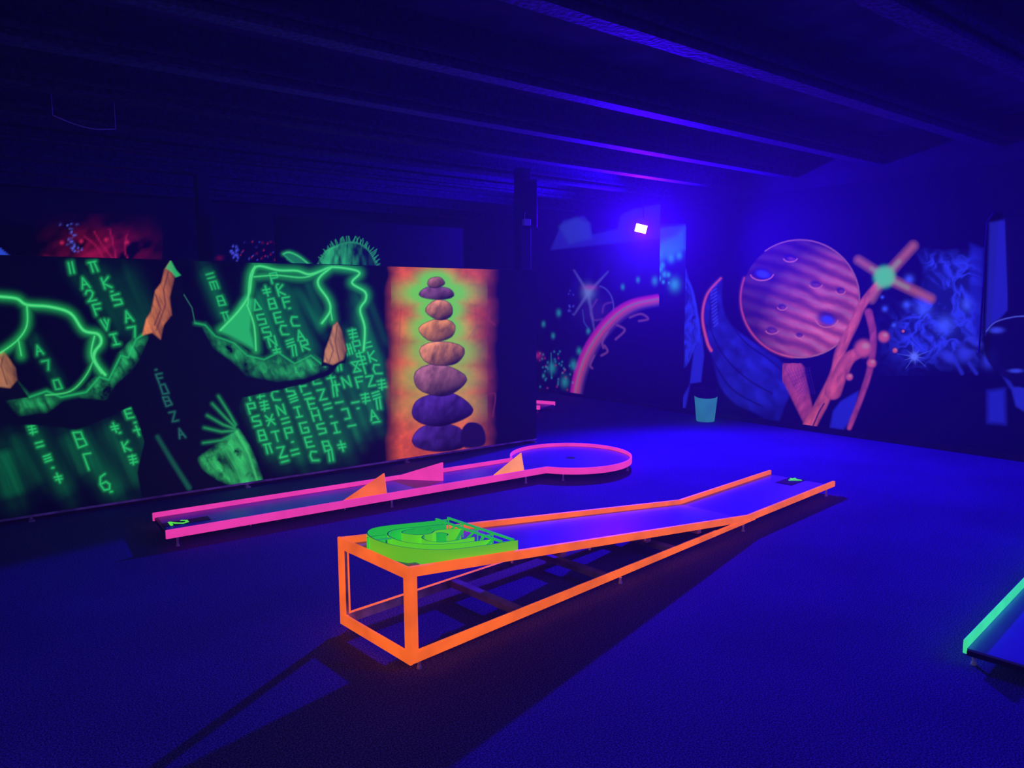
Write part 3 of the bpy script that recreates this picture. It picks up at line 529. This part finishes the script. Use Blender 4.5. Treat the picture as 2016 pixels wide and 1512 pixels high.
def paint_bush(m):
    # plain green shrub and a curved leaf
    m.poly([(630, 540), (636, 500), (660, 484), (690, 476), (715, 482), (732, 500), (742, 540)], None, 3, smooth=True, fn=lambda u, v, sd: (np.array(lin((45, 185, 100)))*(np.clip(fbm(u, v, 12, 8, 4, 1.5, .5)*2.2-.5, .02, 1.3)*np.clip(1.35-(u-640)/70, .12, 1)+np.exp(-(sd/2.5)**2)*.35)[:, None], np.ones(len(u))))
    rg = np.random.RandomState(4)
    for k in range(46):
        t = math.pi*(1.02+.96*k/45); x = 688+52*math.cos(t); y = 535+58*math.sin(t); m.stroke([(x, y), (x+9*math.cos(t)+rg.randn()*3, y+9*math.sin(t)-3)], 1.2, (55, 200, 110), 1.5, .7)
    m.poly([(556, 500), (566, 496), (585, 504), (606, 520), (600, 530), (580, 522), (565, 512)], (30, 150, 90), 2, .7); m.stroke([(558, 500), (570, 497), (590, 506), (612, 524)], 2.5, (60, 220, 115), 2, .95, 4, smooth=True); m.stroke([(560, 503), (575, 515), (590, 528)], 1.5, (50, 200, 110), 2, .8, smooth=True)

# ------------------------------------------------------------------ the setting
XW = 8.38
MB().box((-4, -3, -.1), (9.0, 12.2, 0)).build('floor', MT['carpet']).__setitem__('kind', 'structure')
ce = MB().box((-4, -3, 3.4), (9.0, 12.2, 3.55)).build('ceiling', MT['ceil']); ce['kind'] = 'structure'
for y in (-.2, .85, 1.9, 2.95, 4.1, 5.15, 6.15, 7.1, 8.1, 9.1, 10.1, 11.1):
    MB().box((-4, y, 3.10), (XW, y+.13, 3.125)).box((-4, y+.035, 3.125), (XW, y+.095, 3.4)).box((-4, y-.05, 3.16), (XW, y-.02, 3.19)).build('ceiling_beam', MT['beam'], ce)
m = Mural('wall_right', (XW, 6.84, 0), (0, -1, 0), 4.64, 2.95, .0068, (-1, 0, 0), .3); paint_right(m); w = m.build(MT['mural']); w['kind'] = 'structure'
MB().box((XW, 2.2, 2.95), (9, 6.84, 3.4)).box((XW, -3, 0), (9, 2.2, 3.4)).build('wall_right_plain', MT['wall'], w)
m = Mural('trim_1', (XW, 7.32, 0), (0, -1, 0), .48, 2.95, .008, (-1, 0, 0), .3); paint_pillar(m); w = m.build(MT['mural']); w['kind'] = 'structure'
MB().box((XW, 6.84, 2.95), (XW+.3, 7.32, 3.4)).build('pillar_head', MT['wall'], w)
m = Mural('wall_corner', (8.5, 12.0, 0), (0, -1, 0), 4.68, 3.4, .011, (-1, 0, 0), .3); paint_rainbow(m); w = m.build(MT['mural']); w['kind'] = 'structure'
m = Mural('wall_far', (-4, 12.0, 0), (1, 0, 0), 12.5, 3.4, .022, (0, -1, 0), .2); paint_far(m); w = m.build(MT['mural']); w['kind'] = 'structure'
for nm, a, b in (('wall_left', (-4.2, -3, 0), (-4, 12.2, 3.4)), ('wall_back', (-4, -3.2, 0), (9, -3, 3.4))):
    MB().box(a, b).build(nm, MT['wall'])['kind'] = 'structure'
b_ = MB().box((8.44, 7.34, 0), (8.5, 12, .05)).build('baseboard_corner', MT['black']); b_['kind'] = 'structure'
b_ = MB().box((8.35, 2.2, 0), (8.38, 7.3, .07)).build('baseboard_right', MT['black']); b_['kind'] = 'structure'
# columns of the building
MB().box((5.19, 6.56, 0), (5.33, 6.70, 3.1)).build('trim_2', MT['wall'], bevel=.008)['kind'] = 'structure'
MB().box((2.39, 9.0, 0), (2.53, 9.14, 3.1)).build('trim_3', MT['wall'], bevel=.008)['kind'] = 'structure'

# ------------------------------------------------------------------ mural partition
PY = 6.44
pt = empty('mural_partition', (3, PY+.03, 0), label='long low black partition painted with green lightning, green writing and an orange panel', cat='partition')
m = Mural('mural_panel', (-.55, PY, 0), (1, 0, 0), 5.85, 1.915, .0052, (0, -1, 0), .05, z0=.045); m.P -= np.array([3, PY+.03, 0]); paint_partition(m); m.build(MT['mural'], pt)
e = MB(); e.box((-3.55, -.037, .03), (2.3, -.030, .047)); e.box((-3.55, -.036, .03), (2.3, .02, .045)); e.build('edge_strip', MT['trim'], pt)
MB().box((-3.55, .0, .0), (2.24, .02, .03)).build('skid', MT['black'], pt)
for x in (-2.6, -1.0, .6, 2.27): MB().box((x-.02, -.06, 0), (x+.02, .06, .012)).box((x-.01, -.028, .0), (x+.01, .02, .03)).build('foot', MT['grey'], pt)
MB().box((-3.55, -.03, 1.96), (2.3, .02, 1.966)).build('top_edge', MT['black'], pt)
# second partition behind, only its top shows
fp = empty('shrub_partition', (3.9, 8.55, 0), label='dark partition behind the lightning one, green shrub painted along its top', cat='partition')
m = Mural('mural_panel', (3.1, 8.5, 0), (1, 0, 0), 2.6, 1.0, .009, (0, -1, 0), .05, z0=1.62); m.P -= np.array([3.9, 8.55, 0]); paint_bush(m); m.build(MT['mural_dark'], fp)
MB().box((-.8, -.05, 0), (1.8, 0, 1.62)).build('lower_panel', MT['black'], fp)

# ------------------------------------------------------------------ lane with high ramp (orange)
RA = .0992; RW = .5873; HT = .475; BZ = .035; KU = 2.90; EU = 4.31
ramp = empty('ramp_lane', (1.4923, 2.6798, 0), RA, label='orange framed lane with a long raised ramp and a green maze on its high end', cat='mini golf lane')
kk = (HT-.105)/KU
def rz(u): return HT-kk*u if u < KU else .105
B = .045; TW = .022
def side(v0, v1, nm, dv):
    s = MB()
    # upper rail: sloping then level
    for (u0, u1) in ((0, KU), (KU, EU)):
        s.hexa([(u0, v0, rz(u0)-B), (u1, v0, rz(u1)-B), (u1, v1, rz(u1)-B), (u0, v1, rz(u0)-B), (u0, v0, rz(u0)), (u1, v0, rz(u1)), (u1, v1, rz(u1)), (u0, v1, rz(u0))])
    s.build('upper_rail', [MT['orange']], ramp, bevel=.003)
    t = MB(); ue = KU-.05
    t.hexa([(0, v0, BZ), (ue+.15, v0, BZ+.02), (ue+.15, v1, BZ+.02), (0, v1, BZ), (0, v0, BZ+B+.005), (ue, v0, BZ+B), (ue, v1, BZ+B), (0, v1, BZ+B+.005)])
    t.build('lower_rail', [MT['orange']], ramp, bevel=.003)
    p = MB(); p.box((.0006, v0+.0006, BZ+.045), (.046, v1-.0006, HT-.04)); p.build('corner_post', MT['orange'], ramp, bevel=.002)
    # bare steel inner face (unpainted side of the angle)
    q = MB(); q.box((.03, dv, BZ+.002), (2.5, dv+.003*(1 if dv < RW/2 else -1), BZ+B+.003)); q.build('rail_liner', MT['grey'], ramp)
side(0, TW, 'near', TW+.0005); side(RW-TW, RW, 'far', RW-TW-.0005)
f = MB(); f.box((-.002, -.002, HT-.055), (.012, RW+.002, HT)); f.box((-.002, -.002, BZ), (.012, RW+.002, BZ+.055)); f.box((-.0022, -.0022, BZ), (.011, .038, HT-.001)); f.box((-.0022, RW-.038, BZ), (.011, RW+.0022, HT-.001)); f.build('front_frame', MT['orange'], ramp, bevel=.002)
l = MB(); l.box((.0125, RW-.036, BZ+.05), (.0265, RW-.026, HT-.05)); l.box((.0125, .05, BZ+.001), (.045, RW-.03, BZ+.006)); l.build('frame_liner', MT['grey'], ramp)
DO = .032
d = MB()
for u0, u1 in ((.01, KU), (KU, EU-.03)):
    za = rz(u0)-DO; zb = rz(u1)-DO
    d.hexa([(u0, TW, za-.012), (u1, TW, zb-.012), (u1, RW-TW, zb-.012), (u0, RW-TW, za-.012), (u0, TW, za), (u1, TW, zb), (u1, RW-TW, zb), (u0, RW-TW, za)])
d.build('deck', MT['deck'], ramp)
for u in (.69, 1.36, 2.02): MB().box((u-.025, TW, BZ+.008), (u+.025, RW-TW, BZ+.045)).build('cross_bar', MT['wood'], ramp, bevel=.003)
for u in (1.0, 1.75, 2.3): MB().box((u-.02, TW, rz(u)-DO-.045), (u+.02, RW-TW, rz(u)-DO-.014)).build('deck_batten', MT['wood'], ramp)
def leg(parent, x, y, z1, mat=None):
    s = MB(); s.tube([(x, y, .012), (x, y, z1)], .008, 10); s.tube([(x, y, 0), (x, y, .012)], .013, 12, r2=.010)
    return s.build('leg', mat or MT['trim'], parent)
for u, v in ((.055, .012), (1.47, .012), (2.84, .012), (4.17, .012), (.055, RW-.012), (1.47, RW-.012), (2.84, RW-.012), (4.17, RW-.012)):
    leg(ramp, u, v, BZ if u < 2.7 else rz(u)-B)
for u in (.62, 1.2, 1.7): 
    s = MB(); s.tube([(u, .011, rz(u)-B-.015), (u, .011, rz(u)-B)], .006, 8); s.build('bolt', MT['trim'], ramp)
PZ = .105-DO
pl = MB().box((4.03, .245, PZ), (EU-.012, .385, PZ+.003)).build('number_plate', MT['plate'], ramp)
def numeral(ch, o, ax, ay, w, h, th, z, parent):
    s = MB()
    for st in FONT[ch]:
        for (a, b), (c, e_) in zip(st, st[1:]):
            p = Vector((o[0]+ax[0]*a*w+ay[0]*b*h, o[1]+ax[1]*a*w+ay[1]*b*h, z)); q = Vector((o[0]+ax[0]*c*w+ay[0]*e_*h, o[1]+ax[1]*c*w+ay[1]*e_*h, z))
            dd = (q-p).normalized(); nn = Vector((-dd.y, dd.x, 0))*th/2; p = p-dd*th*.4; q = q+dd*th*.4
            s.prism([p-nn, q-nn, q+nn, p+nn], (0, 0, .002+.0003*len(s.f)/6))
    return s.build('numeral', MT['numeral'], parent)
numeral('4', (4.185, .27), (0, 1), (1, 0), .085, .095, .020, PZ+.0032, pl)

# ---- green sheet metal maze on the ramp's high end
mz = bpy.data.objects.new('maze', None); COL.objects.link(mz); mz.parent = ramp; mz['label'] = 'green sheet metal maze of curved walls with a barred exit'
WT = .005; WH = .072
def TR(p): return Vector((p.x, p.y, rz(p.x)-DO+p.z+.0005))
def wallpart(nm, pts, h=WH, n=6, closed=False, smooth=True):
    P = [tuple(p)[:2] for p in catmull([(*p, 0) for p in pts], n)] if smooth else pts
    s = MB(); s.strip(P, h, WT, TR, closed, edge=True)
    return s.build(nm, [MT['green'], MT['green_edge'], MT['green_shaded']], mz)
wallpart('outer_wall',
         [(.690, .045), (.50, .038), (.36, .038), (.24, .055), (.145, .110), (.080, .20), (.056, .30), (.060, .39), (.095, .475), (.165, .535), (.27, .556), (.42, .556), (.64, .556)])
wallpart('middle_wall', [(.58, .115), (.42, .118), (.29, .138), (.21, .175), (.158, .235), (.142, .31), (.155, .385), (.205, .445), (.28, .470), (.40, .468), (.56, .465)])
wallpart('spiral_wall', [(.58, .355), (.50, .372), (.43, .372), (.375, .335), (.315, .325), (.265, .355), (.246, .40), (.285, .432), (.35, .440)])
wallpart('spiral_wall', [(.53, .19), (.42, .172), (.33, .165), (.283, .188), (.266, .225), (.278, .28), (.315, .312)])
wallpart('curved_baffle', [(.400, .330), (.437, .318), (.440, .285), (.415, .262)], WH*1.0)
wallpart('guide_plate', [(.050, .405), (.106, .42), (.158, .415)], WH*.9)
s = MB(); s.hexa([(.052, .325, 0), (.156, .328, 0), (.156, .352, 0), (.052, .35, 0), (.052, .325, 0), (.156, .328, 0), (.156, .352, 0), (.052, .35, 0)])
s.v = [TR(Vector((v.x, v.y, .066+(0 if i < 4 else .004)))) for i, v in enumerate(s.v)]; s.build('guide_plate', MT['green_shaded'], mz)
for u in (.575, .655):
    s = MB(); s.prism([TR(Vector((u-.006, .036, WH+.001))), TR(Vector((u+.006, .036, WH+.001))), TR(Vector((u+.006, .036, WH+.012))), TR(Vector((u-.006, .036, WH+.012)))], (0, RW-.066, 0)); s.build('top_bar', MT['green_shaded'], mz)
for v in (.045, .19, .31, .43, .551):
    s = MB(); s.prism([TR(Vector((.58, v-.003, WH-.006))), TR(Vector((.655, v-.003, WH-.006))), TR(Vector((.655, v-.003, WH+.001))), TR(Vector((.58, v-.003, WH+.001)))], (0, .006, 0))
    s.tube([TR(Vector((.655, v, 0))), TR(Vector((.655, v, WH)))], .0035, 6); s.build('gate_brace', MT['green_shaded'], mz)
for v, a in ((.10, .5), (.17, .55), (.25, .5), (.33, .55), (.40, .5), (.48, .52)):
    s = MB(); P0 = TR(Vector((a-.04, v, .002))); s.prism([P0, TR(Vector((a-.02, v, .002))), TR(Vector((.585, v, WH))), TR(Vector((.565, v, WH)))], (0, .004, 0)); s.build('fin', MT['green_shaded'], mz)
s = MB(); s.box((.085, .085, 0), (.120, .115, .012)); s.v = [TR(v) for v in s.v]; s.build('clamp', MT['trim'], mz)

# ------------------------------------------------------------------ pink lane with round end
PA = -.045
pk = empty('round_end_lane', (1.05, 5.14, 0), PA, label='low pink lane with a round end, number 2 at its start, beside the partition', cat='mini golf lane')
LW = .50; LZ0, LZ1 = .06, .12; CU, CV, CR = 3.70, .285, .59
def arcp(a0, a1, n=44): return [(CU+CR*math.cos(a0+(a1-a0)*i/n), CV+CR*math.sin(a0+(a1-a0)*i/n)) for i in range(n+1)]
an = math.asin((0-CV)/CR); af = math.asin((LW-CV)/CR); un = CU-math.sqrt(CR**2-CV**2); uf = CU-math.sqrt(CR**2-(LW-CV)**2)
a_n = math.atan2(0-CV, un-CU); a_f = math.atan2(LW-CV, uf-CU)
def railT(p): return Vector((p.x, p.y, LZ0+p.z))
for nm, pts in (('rail', [(0, 0), (un, 0)]), ('rail', [(0, LW), (uf, LW)])):
    s = MB(); s.strip(pts, LZ1-LZ0, .016, railT); s.build(nm, MT['pink'], pk, bevel=.004)
s = MB(); s.strip(arcp(a_n, a_n+(a_f-a_n) % (2*math.pi)), LZ1-LZ0, .010, railT); s.build('round_rail', MT['pink'], pk)
DZ = .085
s = MB(); s.box((.03, .008, DZ-.012), (un+.12, LW-.008, DZ)); s.build('deck', MT['deck2'], pk)
# round deck with the cup hole
cupx, cupy = 3.70, .285
n = 72; s = MB()
ro = [(CU+(CR-.006)*math.cos(2*math.pi*i/n), CV+(CR-.006)*math.sin(2*math.pi*i/n)) for i in range(n)]; ri = [(cupx+.05*math.cos(2*math.pi*i/n), cupy+.05*math.sin(2*math.pi*i/n)) for i in range(n)]
for (z, rr) in ((DZ+.0005, ro), (DZ+.0005, ri), (DZ-.012, ro), (DZ-.012, ri)): s.v += [Vector((x, y, z)) for x, y in rr]
for i in range(n):
    j = (i+1) % n
    for q in ((i, j, n+j, n+i), (2*n+i, 3*n+i, 3*n+j, 2*n+j), (i, 2*n+i, 2*n+j, j), (n+i, n+j, 3*n+j, 3*n+i)): s.f.append(list(q)); s.mi.append(0)
s.build('round_deck', MT['deck2'], pk)
s = MB(); s.strip([(cupx+.049*math.cos(2*math.pi*i/32), cupy+.049*math.sin(2*math.pi*i/32)) for i in range(32)], .06, .002, lambda p: Vector((p.x, p.y, DZ-.062+p.z)), True)
s.prism([(cupx+.049*math.cos(2*math.pi*i/32), cupy+.049*math.sin(2*math.pi*i/32), DZ-.064) for i in range(32)], (0, 0, .002)); s.build('cup', MT['grey'], pk)
MB().box((.012, .008, DZ-.03), (.03, LW-.008, DZ-.001)).build('end_board', MT['black'], pk)
pl = MB().box((.03, .20, DZ+.0002), (.33, .30, DZ+.003)).build('number_plate', MT['plate'], pk)
numeral('2', (.18, .292), (0, -1), (-1, 0), .082, .105, .018, DZ+.0032, pl)
for u, v in ((.07, 0), (1.64, 0), (2.95, 0), (.07, LW), (1.64, LW), (2.95, LW), (3.28, -.12), (4.02, -.18), (4.15, .6), (3.4, .75)): leg(pk, u, v, DZ-.012 if abs(v) > .001 and v != LW else LZ0+.002)
for u in (.55, 1.25, 2.35): s = MB(); s.tube([(u, .002, LZ0-.014), (u, .002, LZ0)], .004, 8); s.build('bolt', MT['trim'], pk)
def wedge(u0, u1, v0, uc, vc, hz, mat, lab):
    z = DZ+.001; s = MB(); A = Vector((u0, v0, z+.034)); Bq = Vector((u1, v0, z+.034)); Cc = Vector((uc, vc, z)); T = Vector((uc, vc, hz)); A0 = Vector((u0, v0, z)); B0 = Vector((u1, v0, z))
    s.f = [[0, 1, 3], [4, 0, 3, 2], [5, 2, 3, 1], [4, 5, 1, 0], [4, 2, 5]]; s.v = [A, Bq, Cc, T, A0, B0]; s.mi = [0]*5
    o = s.build('deflector', mat, pk, bevel=.006); o['label'] = lab
wedge(1.235, 1.605, .010, 1.66, .165, .25, MT['orange'], 'orange triangular deflector')
wedge(1.935, 2.22, LW-.010, 2.225, .20, .255, MT['pink'], 'pink triangular deflector')
wedge(2.60, 2.94, .010, 3.02, .165, .25, MT['orange_w'], 'amber triangular deflector')

# ------------------------------------------------------------------ green lane at the right edge and far pink lane
gl = empty('green_lane', (3.453, 1.232, 0), .10, label='lane with a mint green rail cut off by the right edge of the picture', cat='mini golf lane')
MB().box((0, -.008, .05), (2.6, .008, .112)).build('rail', MT['mint'], gl, bevel=.003); MB().box((0, -.608, .05), (2.6, -.592, .112)).build('rail', MT['mint'], gl, bevel=.003)
MB().box((.004, -.592, .062), (2.58, -.008, .076)).build('deck', MT['deck'], gl); MB().box((.0, -.592, .045), (.012, -.008, .066)).build('end_board', MT['black'], gl)
for u, v in ((.03, -.03), (.03, -.57), (1.3, -.03), (1.3, -.57), (2.5, -.03), (2.5, -.57)): leg(gl, u, v, .062)
pf = empty('pink_lane', (7.05, 8.75, 0), -1.18, label='far pink railed lane showing past the end of the partition', cat='mini golf lane')
MB().box((-1.2, -.01, .05), (.45, .01, .11)).build('rail', MT['pink'], pf); MB().box((-1.2, -.5, .05), (.45, -.48, .11)).build('rail', MT['pink'], pf); MB().box((-1.19, -.48, .05), (.44, -.01, .065)).build('deck', MT['deck'], pf)
for u, v in ((.40, -.03), (.40, -.46), (-1.1, -.03), (-1.1, -.46)): leg(pf, u, v, .052)

# ------------------------------------------------------------------ bin by the right wall
bn = empty('waste_bin', (8.03, 6.17, 0), label='teal plastic waste bin with a dark sloping liner standing by the right wall', cat='bin')
s = MB(); n = 40; R0, R1, H = .115, .155, .37
def ring(r, f): return [Vector((r*math.cos(2*math.pi*i/n), r*math.sin(2*math.pi*i/n), f(2*math.pi*i/n))) for i in range(n)]
def shell(name, rs, mat):
    s = MB(); k = len(rs)
    for r, f_ in rs: s.v += ring(r, f_)
    for a in range(k-1):
        for i in range(n): j = (i+1) % n; s.f.append([a*n+i, a*n+j, (a+1)*n+j, (a+1)*n+i]); s.mi.append(0)
    s.f.append(list(range(n))[::-1]); s.f.append([(k-1)*n+i for i in range(n)]); s.mi += [0, 0]
    return s.build(name, mat, bn, smooth=False)
tilt = lambda t: H+.035*math.cos(t+2.4+math.pi)
shell('body', [(R0, lambda t: 0), (R0+.004, lambda t: .008), (R1, tilt), (R1-.006, tilt), (R0-.006, lambda t: .02)], MT['teal'])
shell('bag', [(R1-.03, lambda t: .25), (R1+.003, lambda t: tilt(t)-.004), (R1+.010, lambda t: H+.085), (R1-.004, lambda t: H+.088), (R1-.04, lambda t: .26)], MT['black'])

# ------------------------------------------------------------------ ultraviolet floodlight hung from the ceiling by the corner
fl = empty('floodlight', (LAMP.x, LAMP.y, 2.60), label='glowing ultraviolet floodlight hanging in front of the rainbow wall', cat='lamp')
dv = (Vector((0, 0, EYE))-LAMP); dv = (dv.normalized()*.75+Vector((-.5, -.6, -.15)).normalized()*.5).normalized(); sx = dv.cross(Vector((0, 0, 1))).normalized(); sz = sx.cross(dv); sx = (sx*math.cos(.25)+sz*math.sin(.25)); sz = sx.cross(dv)
def FT(p): return sx*p.x+dv*p.y+sz*p.z
s = MB(); s.hexa([FT(Vector(p)) for p in ((-.06, -.07, -.045), (.06, -.07, -.045), (.085, .02, -.06), (-.085, .02, -.06), (-.06, -.07, .045), (.06, -.07, .045), (.085, .02, .06), (-.085, .02, .06))]); s.build('housing', MT['black'], fl, bevel=.006)
s = MB(); s.box((-.075, .021, -.052), (.075, .028, .052), FT); s.build('lens', MT['lens'], fl)
s = MB(); s.tube([FT(Vector((-.095, -.02, 0))), FT(Vector((-.095, -.03, .12))), FT(Vector((0, -.03, .14))), FT(Vector((.095, -.03, .12))), FT(Vector((.095, -.02, 0)))], .006, 8); s.tube([FT(Vector((0, -.03, .14))), (0, 0, .80)], .008, 8); s.build('bracket', MT['black'], fl)

# speaker on the column, sensor, cable
sp = empty('wall_speaker', (5.19, 6.50, 2.43), label='tall black loudspeaker hung on the column above the partition end', cat='speaker')
MB().box((-.105, -.07, 0), (.125, .055, .53)).build('cabinet', MT['black'], sp, bevel=.008)
MB().box((-.09, -.078, .03), (.11, -.071, .50)).build('grille', plain('speaker_cloth', (.015, .015, .02), .9, .1, 60, .4), sp)
MB().box((.1255, -.05, .01), (.135, .045, .51)).build('side_strip', plain('glossy_strip', (.5, .45, .8), .3, .6, 40, .5), sp)
sn = empty('junction_box', (5.13, 6.395, 2.445), label='small white box fixed low on the black loudspeaker', cat='box')
MB().box((-.045, -.02, .0), (.045, .025, .07)).build('case', MT['white'], sn, bevel=.005); s = MB(); s.tube([(-.02, 0, .07), (-.03, -.005, .10), (-.015, .0, .14)], .004, 6); s.build('cable', MT['white'], sn)
pts = catmull([(.75, 6.635, 3.03), (.88, 6.63, 2.985), (1.02, 6.63, 2.965), (1.17, 6.63, 2.985)], 8)
s = MB(); s.tube(pts, .004, 6); s.tube([pts[0], (.75, 6.635, 3.4)], .002, 5); s.tube([pts[-1], (1.17, 6.63, 3.4)], .002, 5)
tag(s.build('hanging_cable', MT['white']), 'thin pale cable sagging from the ceiling at upper left', 'cable')
# pipe on the right wall
s = MB(); s.tube([(XW-.012, 3.03, 1.05), (XW-.012, 3.03, 2.38), (XW-.012, 2.98, 2.46)], .009, 8); tag(s.build('wall_conduit', MT['ceil']), 'thin vertical conduit on the right wall beside the blue panel', 'pipe')
